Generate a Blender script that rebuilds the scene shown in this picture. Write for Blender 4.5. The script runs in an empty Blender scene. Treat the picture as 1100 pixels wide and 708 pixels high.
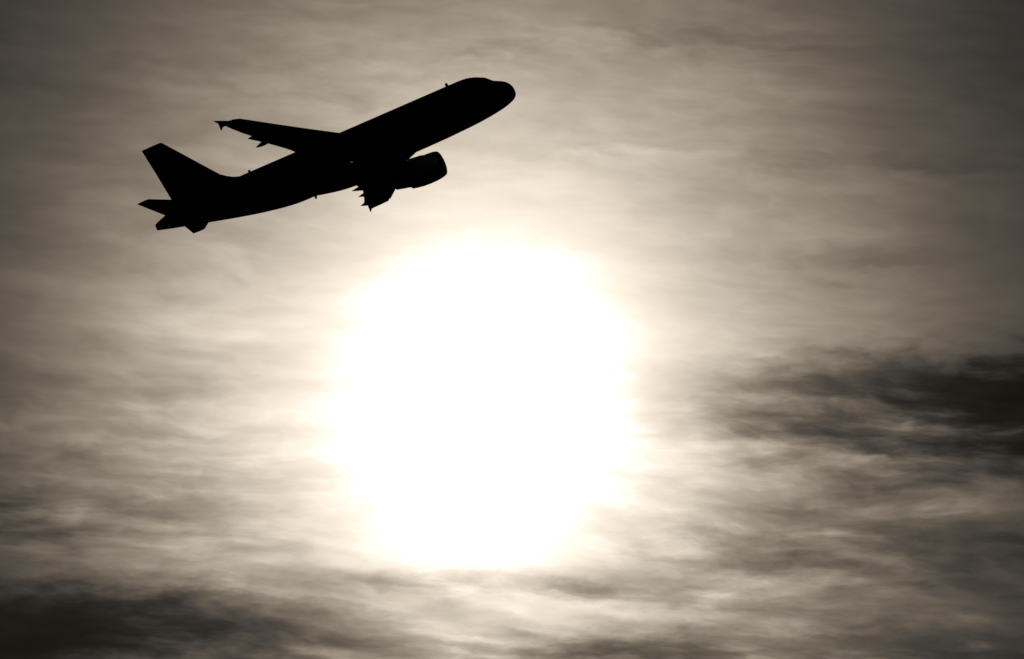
import bpy, bmesh, math
from mathutils import Vector, Matrix

# ------------------------------------------------------------------ camera, sky, sun, exposure
S = bpy.context.scene
R = math.radians
CAM_EL = 12.5            # the telephoto lens looks up at a climbing aircraft
FOV = 5.15
cam_d = bpy.data.cameras.new('camera')
cam_d.sensor_fit = 'HORIZONTAL'
cam_d.angle = R(FOV)
cam_d.clip_start = 0.5
cam_d.clip_end = 60000
cam = bpy.data.objects.new('camera', cam_d)
S.collection.objects.link(cam)
cam.location = (0, 0, 1.7)
cam.rotation_euler = (R(90 + CAM_EL), 0, 0)
S.camera = cam
CAM_M = Matrix.Translation((0, 0, 1.7)) @ Matrix.Rotation(R(90 + CAM_EL), 4, 'X')

SUN_AZ, SUN_EL = -0.14, 12.12     # degrees, azimuth from +Y towards +X
EXPOSURE = -3.0
GAIN = 2.0 ** (-EXPOSURE)

S.view_settings.view_transform = 'Standard'
S.view_settings.look = 'None'
S.view_settings.gamma = 1
S.view_settings.use_curve_mapping = False
S.view_settings.exposure = EXPOSURE

sun_d = bpy.data.lights.new('sun', 'SUN')
sun_d.energy = 2.0
sun_d.angle = R(0.53)
sun_d.color = (1.0, 0.86, 0.70)
sun = bpy.data.objects.new('sun', sun_d)
S.collection.objects.link(sun)
sun.location = (0, 200, 60)
_sd = Vector((math.sin(R(SUN_AZ)) * math.cos(R(SUN_EL)), math.cos(R(SUN_AZ)) * math.cos(R(SUN_EL)), math.sin(R(SUN_EL))))
sun.rotation_euler = _sd.to_track_quat('Z', 'Y').to_euler()

world = bpy.data.worlds.new('World')
S.world = world
world.use_nodes = True


class Graph:
    """small helper for building scalar node maths"""
    def __init__(self, nt):
        self.nt = nt
        self.n = nt.nodes
        self.l = nt.links

    def put(self, sock, val):
        if isinstance(val, (int, float)):
            sock.default_value = val
        else:
            self.l.new(val, sock)

    def m(self, op, a, b=None, c=None, clamp=False):
        nd = self.n.new('ShaderNodeMath')
        nd.operation = op
        nd.use_clamp = clamp
        self.put(nd.inputs[0], a)
        if b is not None:
            self.put(nd.inputs[1], b)
        if c is not None:
            self.put(nd.inputs[2], c)
        return nd.outputs[0]

    def add(self, *a):
        r = a[0]
        for b in a[1:]:
            r = self.m('ADD', r, b)
        return r

    def sub(self, a, b): return self.m('SUBTRACT', a, b)

    def mul(self, *a):
        r = a[0]
        for b in a[1:]:
            r = self.m('MULTIPLY', r, b)
        return r

    def exp(self, a): return self.m('EXPONENT', a)

    def smooth(self, x, a, b):
        nd = self.n.new('ShaderNodeMapRange')
        nd.interpolation_type = 'SMOOTHSTEP'
        self.put(nd.inputs['Value'], x)
        lo, hi, t0, t1 = (a, b, 0.0, 1.0) if a < b else (b, a, 1.0, 0.0)
        nd.inputs['From Min'].default_value = lo
        nd.inputs['From Max'].default_value = hi
        nd.inputs['To Min'].default_value = t0
        nd.inputs['To Max'].default_value = t1
        return nd.outputs['Result']

    def vec(self, x, y, z=0.0):
        nd = self.n.new('ShaderNodeCombineXYZ')
        for i, q in enumerate((x, y, z)):
            self.put(nd.inputs[i], q)
        return nd.outputs[0]

    def noise(self, vec, scale=1.0, detail=5.0, rough=0.55, dist=0.0, lac=2.0):
        nd = self.n.new('ShaderNodeTexNoise')
        self.l.new(vec, nd.inputs['Vector'])
        nd.inputs['Scale'].default_value = scale
        nd.inputs['Detail'].default_value = detail
        nd.inputs['Roughness'].default_value = rough
        nd.inputs['Lacunarity'].default_value = lac
        nd.inputs['Distortion'].default_value = dist
        return nd.outputs[0]


def build_sky():
    nt = world.node_tree
    nt.nodes.clear()
    g = Graph(nt)
    out = nt.nodes.new('ShaderNodeOutputWorld')
    # ---- clear air above the cloud deck
    sky = nt.nodes.new('ShaderNodeTexSky')
    sky.sky_type = 'NISHITA'
    sky.sun_disc = False
    sky.sun_elevation = R(SUN_EL)
    sky.sun_rotation = R(SUN_AZ)
    sky.dust_density = 4.0
    bg_air = nt.nodes.new('ShaderNodeBackground')
    bg_air.inputs['Strength'].default_value = 0.05
    nt.links.new(sky.outputs[0], bg_air.inputs['Color'])

    # ---- direction of view as azimuth / elevation in degrees of sky
    tc = nt.nodes.new('ShaderNodeTexCoord')
    sep = nt.nodes.new('ShaderNodeSeparateXYZ')
    nt.links.new(tc.outputs['Generated'], sep.inputs[0])
    az = g.mul(g.m('ARCTAN2', sep.outputs[0], sep.outputs[1]), 57.29578 * math.cos(R(12.3)))
    el = g.mul(g.m('ARCSINE', sep.outputs[2]), 57.29578)
    u = g.sub(az, SUN_AZ)          # degrees right of the sun
    v = g.sub(el, SUN_EL)          # degrees above the sun

    # ---- slow warping of the cloud field, then streaky fractal clouds
    w1 = g.sub(g.noise(g.vec(g.mul(u, 0.55), g.mul(v, 1.3), 3.1), 1.0, 3, 0.5), 0.5)
    w2 = g.sub(g.noise(g.vec(g.mul(u, 1.4), g.mul(v, 3.5), 8.7), 1.6, 4, 0.55), 0.5)
    w3 = g.sub(g.noise(g.vec(g.mul(u, 3.0), g.mul(v, 9.0), 5.2), 1.6, 5, 0.6), 0.5)
    uu = g.add(u, g.mul(w2, 0.35))
    vv = g.add(v, g.mul(w1, 0.30), g.mul(w3, 0.06), g.mul(u, 0.07))

    # large soft masses / middle streaks / fine fibres / puffy grain
    n_big = g.noise(g.vec(g.mul(uu, 0.5), g.mul(vv, 1.8), 1.0), 1.0, 4, 0.5)
    n_mid = g.noise(g.vec(g.mul(uu, 1.35), g.mul(vv, 7.0), 14.4), 1.0, 6, 0.50)
    n_fine = g.noise(g.vec(g.mul(uu, 4.2), g.mul(vv, 16.0), 7.3), 1.0, 5, 0.52)
    n_puff = g.noise(g.vec(g.mul(uu, 6.0), g.mul(vv, 11.0), 2.9), 1.0, 5, 0.55, 0.1)
    c_big, c_mid, c_fine, c_puff = (g.sub(q, 0.5) for q in (n_big, n_mid, n_fine, n_puff))

    # ---- light scattered forward around the sun, through the veil
    vq = g.add(g.mul(g.m('MAXIMUM', v, 0.0), 0.93), g.mul(g.m('MINIMUM', v, 0.0), 0.94))
    uq = g.mul(g.sub(u, 0.018), 1.05)
    r = g.m('SQRT', g.add(g.mul(uq, uq), g.mul(vq, vq), 1e-6))
    wob = g.add(r, g.mul(c_big, 0.12), g.mul(c_mid, 0.13), g.mul(c_fine, 0.05))
    glow = g.add(g.mul(3.10, g.exp(g.mul(wob, -1.0 / 0.83))),
                 g.mul(10.0, g.exp(g.mul(g.mul(wob, wob), -1.0 / 0.080))),
                 g.mul(60.0, g.exp(g.mul(g.mul(r, r), -1.0 / 0.03))))

    glow = g.mul(glow, g.sub(1.0, g.mul(g.smooth(r, 1.8, 3.3), 0.40)))      # glow dimmed far from the sun to darken the corners of the view

    # ---- optical depth of the cloud banks
    K = FOV / 1100.0

    def bank(px, py, s_l, s_r, s_up, s_dn, amount, ragged=0.5, rough=1.0):
        """one bank of cloud: where it lies in the sky (degrees) and how far it fades to each side"""
        du = g.sub(uu, (px - 520) * K)
        ve = g.add(v, g.mul(u, 0.02), g.mul(w1, 0.12 * rough), g.mul(w3, 0.22 * rough), g.mul(c_mid, 0.22 * rough), g.mul(c_fine, 0.10 * rough))
        dv = g.sub(ve, (435 - py) * K)
        wl, wr, wu, wd = (q * K for q in (s_l, s_r, s_up, s_dn))
        a_ = g.add(g.mul(g.m('MAXIMUM', du, 0.0), 1.0 / wr), g.mul(g.m('MINIMUM', du, 0.0), 1.0 / wl))
        b_ = g.add(g.mul(g.m('MAXIMUM', dv, 0.0), 1.0 / wu), g.mul(g.m('MINIMUM', dv, 0.0), 1.0 / wd))
        e = g.exp(g.mul(g.add(g.mul(a_, a_), g.mul(b_, b_)), -1.0))
        rag = g.m('MAXIMUM', g.add(1.0, g.mul(c_mid, 5.0 * ragged), g.mul(c_fine, 2.5 * ragged)), 0.0)
        return g.mul(e, rag, amount)

    tau = g.add(
        bank(1150, 414, 215, 400, 34, 46, 3.3, 0.3, 1.2),
        bank(940, 418, 165, 400, 40, 62, 0.82, 0.5, 1.3),
        bank(1060, 466, 150, 400, 40, 46, 0.95, 0.5),
        bank(880, 575, 200, 400, 40, 50, 0.38, 0.9),
        bank(30, 686, 400, 200, 42, 80, 2.0, 0.3, 1.2),
        bank(200, 668, 300, 230, 28, 60, 1.20, 0.4),
        bank(-30, 556, 300, 130, 26, 34, 0.95, 0.7),
        bank(190, 350, 170, 110, 110, 190, -0.20, 0.0),
        bank(520, 626, 210, 240, 11, 14, 0.62, 0.6, 0.5),
        bank(690, 694, 120, 130, 20, 40, 0.95, 0.6),
        bank(540, 705, 150, 130, 22, 60, 0.45, 0.7),
        bank(980, 690, 230, 300, 30, 60, 0.45, 0.8),
        bank(525, 50, 70, 60, 14, 12, 0.24, 0.8), bank(690, 36, 90, 120, 17, 15, 0.22, 0.8), bank(330, 84, 110, 100, 30, 24, 0.17, 0.8),
        bank(830, 168, 40, 50, 10, 10, 0.20, 0.8), bank(660, 160, 90, 90, 14, 12, 0.14, 0.8), bank(960, 172, 80, 120, 16, 14, 0.18, 0.8),
        bank(940, 275, 80, 70, 14, 14, 0.18, 0.8), bank(800, 45, 90, 100, 20, 20, 0.16, 0.8),
    )
    # streaks: strong low in the sky, faint high up
    low = g.smooth(v, 0.40, -0.35)
    near = g.add(0.15, g.mul(0.85, g.smooth(r, 0.65, 1.8)))      # the glare washes the streaks out
    tau = g.add(tau,
                g.mul(c_mid, g.add(0.60, g.mul(low, 1.45)), near),
                g.mul(c_fine, g.add(0.20, g.mul(low, 0.52)), near),
                g.mul(c_puff, g.add(0.30, g.mul(low, 0.20)), near),
                g.mul(c_big, 0.55, near))
    lum = g.mul(glow, g.exp(g.mul(tau, -1.0)))
    lum = g.add(lum, 0.001)

    # ---- warm light, greyer where the cloud is thick
    ramp = nt.nodes.new('ShaderNodeValToRGB')
    e = ramp.color_ramp.elements
    for i, (p, c) in enumerate(((0.012, (1.0, 0.95, 0.91, 1)), (0.035, (1.0, 0.87, 0.73, 1)), (0.06, (1.0, 0.81, 0.635, 1)), (0.12, (1.0, 0.83, 0.655, 1)),
                                (0.30, (1.0, 0.872, 0.72, 1)), (0.50, (1.0, 0.88, 0.74, 1)), (0.66, (1.0, 0.95, 0.88, 1)))):
        q = e[i] if i < 2 else e.new(p)
        q.position, q.color = p, c
    nt.links.new(g.mul(lum, 0.5), ramp.inputs[0])
    bg_cloud = nt.nodes.new('ShaderNodeBackground')
    nt.links.new(ramp.outputs[0], bg_cloud.inputs['Color'])
    nt.links.new(g.mul(lum, GAIN), bg_cloud.inputs['Strength'])

    # ---- cloud cover hides nearly all of the clear air
    ms = nt.nodes.new('ShaderNodeMixShader')
    ms.inputs[0].default_value = 0.985
    nt.links.new(bg_air.outputs[0], ms.inputs[1])
    nt.links.new(bg_cloud.outputs[0], ms.inputs[2])
    nt.links.new(ms.outputs[0], out.inputs['Surface'])


build_sky()

# ------------------------------------------------------------------ materials
def material(name, base, rough=0.4, metal=0.0, var=0.06, scale=3.0, emit=None):
    m = bpy.data.materials.new(name)
    m.use_nodes = True
    nt = m.node_tree
    b = nt.nodes['Principled BSDF']
    tc = nt.nodes.new('ShaderNodeTexCoord')
    ns = nt.nodes.new('ShaderNodeTexNoise')
    ns.inputs['Scale'].default_value = scale
    ns.inputs['Detail'].default_value = 6
    nt.links.new(tc.outputs['Object'], ns.inputs['Vector'])
    cr = nt.nodes.new('ShaderNodeValToRGB')
    cr.color_ramp.elements[0].position = 0.3
    cr.color_ramp.elements[1].position = 0.7
    cr.color_ramp.elements[0].color = tuple(max(0.0, c * (1 - var)) for c in base) + (1,)
    cr.color_ramp.elements[1].color = tuple(min(1.0, c * (1 + var)) for c in base) + (1,)
    nt.links.new(ns.outputs[0], cr.inputs[0])
    nt.links.new(cr.outputs[0], b.inputs['Base Color'])
    b.inputs['Roughness'].default_value = rough
    b.inputs['Metallic'].default_value = metal
    if emit:
        b.inputs['Emission Color'].default_value = (1.0, 0.95, 0.88, 1)
        b.inputs['Emission Strength'].default_value = emit
    return m


M_PAINT = material('fuselage_paint', (0.30, 0.30, 0.31), 0.55)
M_WING = material('wing_grey_paint', (0.20, 0.205, 0.21), 0.6)
M_FIN = material('fin_paint', (0.08, 0.10, 0.12), 0.55)
M_COWL = material('cowl_paint', (0.22, 0.22, 0.23), 0.55)
M_LIP = material('bare_metal_lip', (0.35, 0.35, 0.36), 0.5, 0.8)
M_DARK = material('dark_metal', (0.05, 0.05, 0.055), 0.5, 0.5)
M_GLASS = material('cockpit_glass', (0.015, 0.017, 0.02), 0.25)
M_LAMP = material('landing_light_glass', (0.5, 0.5, 0.48), 0.2, 0.0, 0.02, 3.0, 0.4)

# ------------------------------------------------------------------ aircraft (local axes: X forward from the nose, Y left, Z up)
ORIGIN = Vector((-15.5, 0.0, -2.5))          # belly point that carries the Empty


def link(name, verts, faces, mat, parent, smooth=35, label=None):
    me = bpy.data.meshes.new(name)
    me.from_pydata([tuple(Vector(p) - ORIGIN) for p in verts], [], faces)
    bm = bmesh.new()
    bm.from_mesh(me)
    bmesh.ops.remove_doubles(bm, verts=bm.verts, dist=1e-5)
    bmesh.ops.recalc_face_normals(bm, faces=bm.faces)
    bm.to_mesh(me)
    bm.free()
    for p in me.polygons:
        p.use_smooth = True
    me.set_sharp_from_angle(angle=R(smooth))
    me.materials.append(mat)
    o = bpy.data.objects.new(name, me)
    S.collection.objects.link(o)
    o.parent = parent
    if label:
        o['label'] = label
    return o


def loft(rings, cap0=True, cap1=True, closed=True):
    n = len(rings[0])
    verts = [p for r in rings for p in r]
    faces = []
    for i in range(len(rings) - 1):
        for j in range(n if closed else n - 1):
            k = (j + 1) % n
            faces.append((i * n + j, i * n + k, (i + 1) * n + k, (i + 1) * n + j))
    if cap0:
        faces.append(tuple(range(n)))
    if cap1:
        faces.append(tuple((len(rings) - 1) * n + j for j in reversed(range(n))))
    return verts, faces


def interp(tab, x):
    """smooth monotone-ish interpolation through a table of (x, a, b, ...)"""
    for i in range(len(tab) - 1):
        if tab[i][0] <= x <= tab[i + 1][0]:
            break
    p1, p2 = tab[i], tab[i + 1]
    p0 = tab[i - 1] if i else p1
    p3 = tab[i + 2] if i + 2 < len(tab) else p2
    h = p2[0] - p1[0]
    t = (x - p1[0]) / h
    res = []
    for k in range(1, len(p1)):
        d = (p2[k] - p1[k]) / h
        m1 = (p2[k] - p0[k]) / (p2[0] - p0[0]) if p0 is not p1 else d
        m2 = (p3[k] - p1[k]) / (p3[0] - p1[0]) if p3 is not p2 else d
        for_ = lambda m: 0.0 if d == 0 or m * d <= 0 else math.copysign(min(abs(m), 3 * abs(d)), d)
        m1, m2 = for_(m1), for_(m2)
        t2, t3 = t * t, t * t * t
        res.append((2 * t3 - 3 * t2 + 1) * p1[k] + (t3 - 2 * t2 + t) * h * m1 + (-2 * t3 + 3 * t2) * p2[k] + (t3 - t2) * h * m2)
    return res


# distance aft of the nose: top, bottom, half width
FUS = [
    (0.00, -0.50, -0.72, 0.10), (0.05, -0.22, -0.95, 0.33), (0.15, 0.02, -1.08, 0.56), (0.40, 0.34, -1.26, 0.86),
    (0.80, 0.60, -1.40, 1.13), (1.30, 0.83, -1.53, 1.37), (1.60, 1.04, -1.59, 1.48), (2.00, 1.40, -1.66, 1.60),
    (2.50, 1.67, -1.73, 1.72), (3.00, 1.87, -1.79, 1.81), (3.60, 2.02, -1.85, 1.89), (4.40, 2.07, -1.91, 1.945),
    (5.50, 2.07, -1.96, 1.975), (8.0, 2.07, -2.05, 1.975), (20.8, 2.07, -2.07, 1.975), (22.0, 2.07, -1.98, 1.97), (23.5, 2.07, -1.76, 1.92),
    (25.5, 2.07, -1.38, 1.76), (27.5, 2.07, -0.93, 1.50), (29.5, 2.05, -0.45, 1.19), (31.4, 1.88, 0.01, 0.84),
    (32.6, 1.64, 0.30, 0.55), (33.5, 1.36, 0.54, 0.33), (33.8, 1.25, 0.61, 0.25),
]


def fus_ring(xa, n=48, f=FUS):
    t, b, w = interp(f, xa)
    # the widest line sits at the middle of the section
    mid = 0.5 * (t + b)
    ring = []
    for j in range(n):
        a = 2 * math.pi * j / n
        ring.append((-xa, w * math.sin(a), mid + (t - mid) * math.cos(a)))
    return ring


root = bpy.data.objects.new('airliner', None)
S.collection.objects.link(root)
root.empty_display_size = 3
root['label'] = 'dark twin-engine jet airliner climbing in silhouette above the hazy sun'
root['category'] = 'airplane'

stations = [0, .02, .05, .1, .15, .25, .4, .6, .8, 1.05, 1.3, 1.45, 1.6, 1.8, 2.0, 2.25, 2.5, 2.75, 3, 3.3, 3.6, 4, 4.4, 5, 5.5, 7, 9, 11, 13, 15, 17, 19, 20.8]
stations += [21.4, 22, 22.7, 23.5, 24.5, 25.5, 26.5, 27.5, 28.5, 29.5, 30.5, 31.4, 32, 32.6, 33.1, 33.5, 33.8]
v_, f_ = loft([fus_ring(x) for x in stations])
fuselage = link('fuselage', v_, f_, M_PAINT, root, 40)

# exhaust of the auxiliary power unit at the very end of the tail cone
rings = []
for xa, k in ((33.70, 0.80), (33.88, 0.86), (33.89, 0.66), (33.60, 0.55)):
    rings.append([(-xa, 0.26 * k * math.sin(a), 0.925 + 0.33 * k * math.cos(a)) for a in [2 * math.pi * j / 20 for j in range(20)]])
v_, f_ = loft(rings)
link('tail_exhaust', v_, f_, M_DARK, fuselage)


# cockpit windows: six panes wrapped on the nose, slightly proud of the skin
def skin_point(xa, ang, off=0.012):
    t, b, w = interp(FUS, xa)
    mid = 0.5 * (t + b)
    h = t - mid
    p = Vector((-xa, w * math.sin(ang), mid + h * math.cos(ang)))
    nrm = Vector((0, math.sin(ang) / w, math.cos(ang) / h)).normalized()
    return p + nrm * off


def pane(xs, ang0, ang1, parent):
    nx, na = 5, 5
    vs, fs = [], []
    for off in (0.014, -0.02):
        for i in range(nx + 1):
            for j in range(na + 1):
                s = j / na
                x0 = xs[0] + (xs[2] - xs[0]) * s
                x1 = xs[1] + (xs[3] - xs[1]) * s
                vs.append(skin_point(x0 + (x1 - x0) * i / nx, ang0 + (ang1 - ang0) * s, off))
    base = (nx + 1) * (na + 1)
    q = lambda i, j: i * (na + 1) + j
    for i in range(nx):
        for j in range(na):
            a = (q(i, j), q(i + 1, j), q(i + 1, j + 1), q(i, j + 1))
            fs.append(a)
            fs.append(tuple(base + k for k in reversed(a)))
    rim = [q(i, 0) for i in range(nx + 1)] + [q(nx, j) for j in range(1, na + 1)] + [q(i, na) for i in range(nx - 1, -1, -1)] + [q(0, j) for j in range(na - 1, 0, -1)]
    for a, b in zip(rim, rim[1:] + rim[:1]):
        fs.append((a, b, base + b, base + a))
    return link('cockpit_window', vs, fs, M_GLASS, parent)


for s in (1, -1):
    pane((1.62, 2.22, 1.70, 2.28), s * R(3), s * R(32), fuselage)
    pane((1.76, 2.34, 2.05, 2.62), s * R(36), s * R(62), fuselage)
    pane((2.16, 2.72, 2.75, 3.05), s * R(64), s * R(76), fuselage)

# belly fairing under the wing box
BEL = [(9.2, -1.80, 0.5), (9.8, -1.86, 1.10), (10.6, -2.02, 1.70), (11.6, -2.24, 2.02), (12.8, -2.44, 2.12), (14.0, -2.50, 2.14), (16.3, -2.46, 2.10), (17.8, -2.32, 1.90), (19.2, -2.12, 1.30), (20.2, -1.96, 0.6)]
rings = []
for i in range(27):
    xa = 9.2 + (20.2 - 9.2) * i / 26
    b, w = interp(BEL, xa)
    ring = []
    for j in range(33):
        a = math.pi * j / 32
        c, sn = math.cos(a), math.sin(a)
        ring.append((-xa, w * math.copysign(abs(c) ** 0.7, c), -1.15 + (b + 1.15) * sn ** 0.75))
    rings.append(ring)
v_, f_ = loft(rings)
link('belly_fairing', v_, f_, M_PAINT, root)


# ---- lifting surfaces
def airfoil(n=14, tc=0.12, camber=0.02):
    """closed outline, chord 0..1, from the trailing edge over the top and back under"""
    up, lo = [], []
    for i in range(n + 1):
        x = 0.5 * (1 - math.cos(math.pi * i / n))
        t = 5 * tc * (0.2969 * math.sqrt(x) - 0.126 * x - 0.3516 * x ** 2 + 0.2843 * x ** 3 - 0.1015 * x ** 4)
        c = camber * 4 * x * (1 - x)
        up.append((x, c + t))
        lo.append((x, c - t))
    return list(reversed(up)) + lo[1:]


WX, WSW = 10.85, (18.56 - 10.85) / (16.95 - 1.98)
ZTIP = 0.78
def wing_le(y): return WX + WSW * (y - 1.98)
def wing_chord(y):
    if y <= 6.4:
        te0, te1 = 16.35, 16.75
        te = te0 + (te1 - te0) * (y - 1.98) / (6.4 - 1.98)
        return te - wing_le(y)
    c1 = 16.75 - wing_le(6.4)
    k = (y - 6.4) / (16.95 - 6.4)
    return c1 + (1.51 - c1) * k + 0.46 * math.sin(math.pi * k) * k
def wing_z(y):
    k = max(0.0, (y - 1.98) / (16.95 - 1.98))
    return -1.10 + (ZTIP + 1.10) * (0.82 * k + 0.18 * k * k)
def wing_tc(y): return 0.15 + (0.108 - 0.15) * min(1.0, max(0.0, (y - 1.98) / 9))
def twist(y): return R(3.0 - 3.5 * (y / 16.95))


def wing_point(y, x, z, s):
    """x, z in chord fractions"""
    c = wing_chord(y)
    a = twist(y)
    dx, dz = x * c, z * c
    return (-(wing_le(y) + dx * math.cos(a) + dz * math.sin(a)), s * y, wing_z(y) + dz * math.cos(a) - dx * math.sin(a) + 0.25 * c * math.sin(a))


def wing(s):
    ys = [0.4, 1.2, 1.98, 3, 4, 5, 5.8, 6.4, 7.2, 8.5, 10, 11.5, 13, 14.5, 15.8, 16.6, 16.95]
    rings = []
    for y in ys:
        rings.append([wing_point(y, x, z, s) for x, z in airfoil(16, wing_tc(y), 0.018)])
    v, f = loft(rings)
    w = link('wing', v, f, M_WING, root)
    # flaps, run out a little for the climb
    for y0, y1 in ((2.2, 6.3), (6.5, 13.3)):
        rings = []
        for i in range(9):
            y = y0 + (y1 - y0) * i / 8
            te = interp(FLAP_TE, y)
            nose = Vector(wing_point(y, 0.80, -0.018, s))
            tail = Vector((-te[0], s * y, te[1]))
            ax = tail - nose
            nrm = Vector((-ax.z, 0, ax.x)) * (1 if ax.x > 0 else -1)
            rings.append([tuple(nose + ax * x + (-nrm if nrm.z < 0 else nrm) * z) for x, z in airfoil(10, 0.13, 0.03)])
        v, f = loft(rings)
        link('flap', v, f, M_WING, w)
    # slats
    for y0, y1 in ((2.6, 4.4), (6.5, 8.9), (8.95, 11.3), (11.35, 13.7), (13.75, 16.2)):
        rings = []
        for i in range(4):
            y = y0 + (y1 - y0) * i / 3
            ring = []
            sec = [(0.0, 0.0), (0.015, 0.028), (0.05, 0.052), (0.10, 0.068), (0.15, 0.076), (0.15, 0.066), (0.07, 0.03), (0.04, 0.0), (0.045, -0.028), (0.02, -0.026), (0.004, -0.014)]
            for x, z in sec:
                d = R(14)
                ring.append(wing_point(y, -0.030 + x * math.cos(d) + z * math.sin(d), -0.016 + z * math.cos(d) - x * math.sin(d), s))
            rings.append(ring)
        v, f = loft(rings)
        link('slat', v, f, M_LIP, w)
    # canoe fairings of the flap tracks
    for y, x0, x1, zend, rad in TRACKS[s]:
        c = wing_chord(y)
        a0 = Vector(wing_point(y, x0, -0.055, s))
        a1 = Vector((-x1, s * y, zend))
        rings = []
        prof = [(0, 0.05), (0.06, 0.45), (0.18, 0.8), (0.35, 1.0), (0.55, 1.0), (0.75, 0.75), (0.9, 0.36), (0.97, 0.14), (1.0, 0.03)]
        for t, k in prof:
            p = a0.lerp(a1, t)
            p.z -= 0.10 * math.sin(math.pi * t)
            rings.append([(p.x, p.y + rad * 0.75 * k * math.sin(q), p.z + rad * 1.25 * k * math.cos(q)) for q in [2 * math.pi * j / 16 for j in range(16)]])
        v, f = loft(rings)
        link('flap_track_fairing', v, f, M_WING, w)
    # swept fence on the tip
    xl, zt = wing_le(16.95), wing_z(16.95)
    out = [(0.02, 0.0), (0.30, 0.10), (0.62, 0.19), (1.0, 0.22), (1.6, 0.48), (2.22, 0.73), (2.26, 0.70), (2.18, 0.60), (1.96, 0.36), (1.94, 0.10), (1.91, -0.30), (1.86, -0.31), (1.70, -0.09), (1.5, -0.07), (0.8, -0.06), (0.3, -0.04)]
    vs, fs = [], []
    n = len(out)
    for k in (-1, 1):
        for x, z in out:
            vs.append((-(xl + x), s * (16.97 + 0.028 * k + 0.06 * abs(z)), zt + z))
    fs.append(tuple(range(n)))
    fs.append(tuple(range(2 * n - 1, n - 1, -1)))
    for j in range(n):
        k = (j + 1) % n
        fs.append((j, k, n + k, n + j))
    link('wingtip_fence', vs, fs, M_WING, w)
    return w


# span position, start (chord fraction), end (aft of nose), height of the tip, radius; the nearer wing flexes a little differently
TRACKS = {1: [(6.4, 0.5, 18.3, -0.82, 0.25), (9.4, 0.45, 18.80, -0.47, 0.23), (12.7, 0.40, 19.86, -0.16, 0.22)],
          -1: [(6.4, 0.5, 17.5, -0.95, 0.25), (9.4, 0.45, 17.95, -0.50, 0.23), (12.4, 0.40, 19.47, -0.48, 0.20)]}
# trailing edge of the lowered flaps: span position, aft of nose, height
FLAP_TE = [(2.0, 17.2, -1.30), (6.4, 17.55, -0.75), (8.0, 17.85, -0.45), (11.0, 18.80, -0.05), (13.4, 19.66, 0.21)]
wing_right = wing(-1)
wing_left = wing(1)


def tailplane(s):
    rings = []
    for i in range(9):
        k = i / 8
        y = 0.3 + (6.22 - 0.3) * k
        le = 27.85 + (31.76 - 27.85) * k
        ch = 4.1 + (1.14 - 4.1) * k
        z = 0.78 + (1.31 - 0.78) * k
        rings.append([(-(le + x * ch), s * y, z + q * ch) for x, q in airfoil(12, 0.10, 0.0)])
    # rounded tip
    rings.append([(-(31.90 + x * 0.97), s * 6.30, 1.315 + q * 0.35) for x, q in airfoil(12, 0.10, 0.0)])
    v, f = loft(rings)
    return link('tailplane', v, f, M_WING, root)


tailplane(-1)
tailplane(1)

# fin: main box, rudder, dorsal fillet in one swept loft
FIN = [(1.55, 25.9, 31.90), (2.2, 26.25, 31.80), (2.63, 26.68, 31.86), (3.05, 27.05, 31.95), (4.0, 27.88, 32.17), (5.43, 29.12, 32.50), (6.6, 30.13, 32.79), (7.55, 30.96, 33.02), (7.78, 31.17, 33.08), (7.83, 31.32, 33.07)]
rings = []
for z, le, te in FIN:
    ch = te - le
    th = 0.095 if z < 7.8 else 0.03
    rings.append([(-(le + x * ch), q * ch, z) for x, q in airfoil(14, th, 0.0)])
v_, f_ = loft(rings)
fin = link('vertical_fin', v_, f_, M_FIN, root)
# dorsal fillet ahead of the fin root
rings = []
for xa, top, w in ((24.9, 2.08, 0.03), (25.5, 2.20, 0.10), (26.0, 2.37, 0.16), (26.5, 2.66, 0.20), (27.0, 3.02, 0.23), (27.6, 3.3, 0.22)):
    rings.append([(-xa, w * c, 1.85 + (top - 1.85) * h) for c, h in ((-1, 0), (-0.8, 0.4), (-0.4, 0.85), (0, 1), (0.4, 0.85), (0.8, 0.4), (1, 0))])
v_, f_ = loft(rings)
link('dorsal_fillet', v_, f_, M_FIN, fin)


# ---- engines
ENX, ENZ = 9.72, -1.93


def revolve(prof, cx, cy, cz, n=40, tilt=0.0):
    rings = []
    for x, r in prof:
        rings.append([(-(cx + x), cy + r * math.sin(a), cz - tilt * x + r * math.cos(a)) for a in [2 * math.pi * j / n for j in range(n)]])
    return rings


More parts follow.
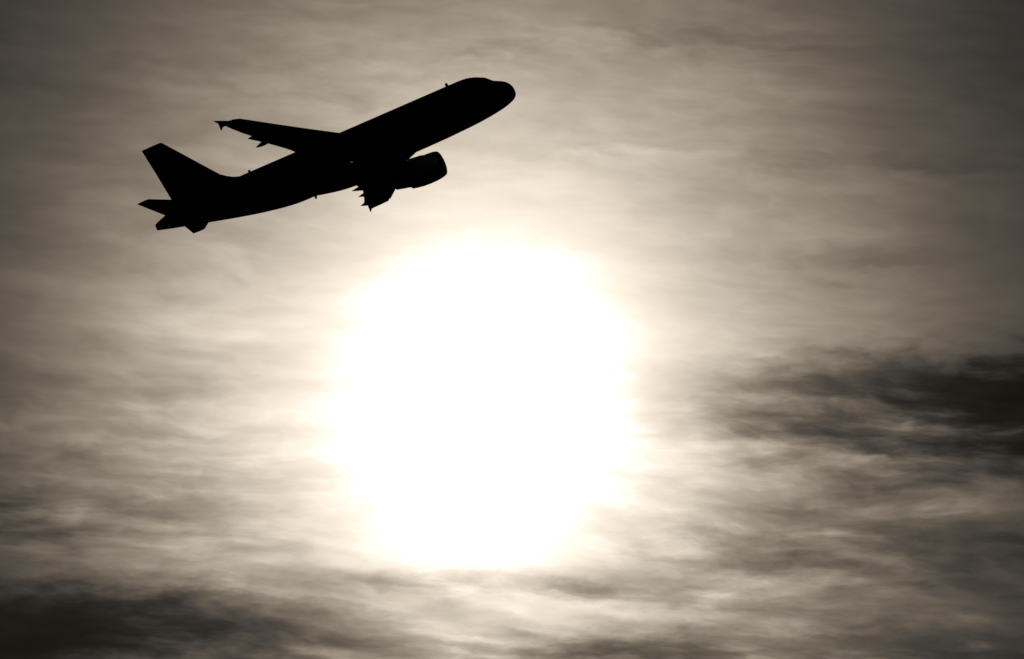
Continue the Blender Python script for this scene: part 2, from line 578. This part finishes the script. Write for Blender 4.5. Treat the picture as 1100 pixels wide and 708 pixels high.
def engine(s):
    y = s * 5.75
    # fan cowl with rolled lip and the hollow intake
    prof = [(0.95, 0.86), (0.45, 0.84), (0.14, 0.88), (0.03, 0.94), (0.0, 1.0), (0.04, 1.06), (0.16, 1.12), (0.45, 1.19), (0.95, 1.235), (1.6, 1.235), (2.2, 1.19), (2.8, 1.09), (3.18, 1.0), (3.18, 0.97), (2.6, 0.98)]
    v, f = loft(revolve(prof, ENX, y, ENZ, 48, 0.02), False, False)
    nac = link('engine_nacelle', v, f, M_COWL, root)
    prof = [(0.30, 0.845), (0.138, 0.877), (0.028, 0.938), (-0.004, 1.0), (0.036, 1.064), (0.17, 1.128)]
    v, f = loft(revolve(prof, ENX, y, ENZ, 48, 0.02), False, False)
    link('intake_lip', v, f, M_LIP, nac)
    # spinner and fan
    v, f = loft(revolve([(0.55, 0.01), (0.62, 0.09), (0.75, 0.19), (0.90, 0.27), (0.95, 0.27)], ENX, y, ENZ, 24, 0.02))
    link('spinner', v, f, M_DARK, nac)
    vs, fs = [], []
    for b in range(30):
        a = 2 * math.pi * b / 30
        for r, tw in ((0.26, 0.12), (0.55, 0.09), (0.84, 0.05)):
            for dx, da in ((0.0, -tw), (0.14, tw * 0.6)):
                ang = a + da * 0.5 / max(r, 0.3)
                vs.append((-(ENX + 0.92 + dx), y + r * math.sin(ang), ENZ - 0.02 + r * math.cos(ang)))
        k = b * 6
        fs += [(k, k + 1, k + 3, k + 2), (k + 2, k + 3, k + 5, k + 4)]
    v, f = loft(revolve([(1.10, 0.02), (1.12, 0.85), (1.2, 0.85)], ENX, y, ENZ, 32, 0.02))
    nb = len(vs)
    link('fan', vs + list(v), fs + [tuple(nb + q for q in ff) for ff in f], M_DARK, nac)
    # core cowl, nozzle and plug
    v, f = loft(revolve([(2.5, 0.98), (2.9, 0.90), (3.4, 0.80), (4.0, 0.66), (4.55, 0.52), (4.55, 0.48), (4.2, 0.5)], ENX, y, ENZ, 36, 0.02))
    link('core_cowl', v, f, M_LIP, nac)
    v, f = loft(revolve([(4.1, 0.34), (4.5, 0.32), (4.9, 0.2), (5.2, 0.04)], ENX, y, ENZ, 24, 0.02))
    link('exhaust_plug', v, f, M_DARK, nac)
    # pylon
    rings = []
    for xa, zt, zb, w in ((10.6, -0.76, -0.95, 0.06), (11.3, -0.58, -1.1, 0.16), (12.2, -0.48, -1.2, 0.2), (13.0, -0.55, -1.2, 0.2), (14.0, -0.60, -1.35, 0.19), (15.0, -0.62, -1.25, 0.15), (16.0, -0.66, -0.98, 0.06)):
        rings.append([(-xa, y + w * c, zb + (zt - zb) * h) for c, h in ((-1, 0.1), (-1, 0.9), (-0.5, 1), (0.5, 1), (1, 0.9), (1, 0.1), (0.5, 0), (-0.5, 0))])
    v, f = loft(rings)
    link('pylon', v, f, M_COWL, nac)
    return nac


engine(-1)
engine(1)


# ---- blade antennas and mast
def blade(xa, z, h, chord, sweep, down=False):
    d = -1 if down else 1
    rings = []
    for k in (0, 0.5, 1.0):
        ch = chord * (1 - 0.5 * k)
        rings.append([(-(xa + sweep * k + x * ch), q * ch, z + d * h * k) for x, q in airfoil(6, 0.16, 0.0)])
    v, f = loft(rings)
    return link('antenna', v, f, M_PAINT, fuselage)


blade(5.30, 2.00, 0.46, 0.36, 0.16)
blade(24.25, 2.00, 0.36, 0.36, 0.16)
blade(19.35, -2.0, 0.42, 0.34, 0.14, True)

# landing light under the root of the nearer wing
cx, cy, cz = 14.75, -2.75, -1.62
rings = []
for dz, r in ((0.12, 0.13), (-0.02, 0.13), (-0.05, 0.10), (-0.06, 0.02)):
    rings.append([(-(cx + r * math.cos(a)), cy + r * math.sin(a), cz + dz) for a in [2 * math.pi * j / 16 for j in range(16)]])
v_, f_ = loft(rings)
link('landing_light', v_, f_, M_LAMP, wing_right)

# ---- pose: climbing to the right, seen from below on its right-hand side
ROT = Matrix(((0.88635, 0.35576, -0.29634),
              (0.37911, -0.19016, 0.90560),
              (0.26583, -0.91503, -0.30342)))
T = Vector((0.034, 20.699, -960.489))
pose = ROT.to_4x4()
pose.translation = T + ROT @ ORIGIN
root.matrix_world = CAM_M @ pose
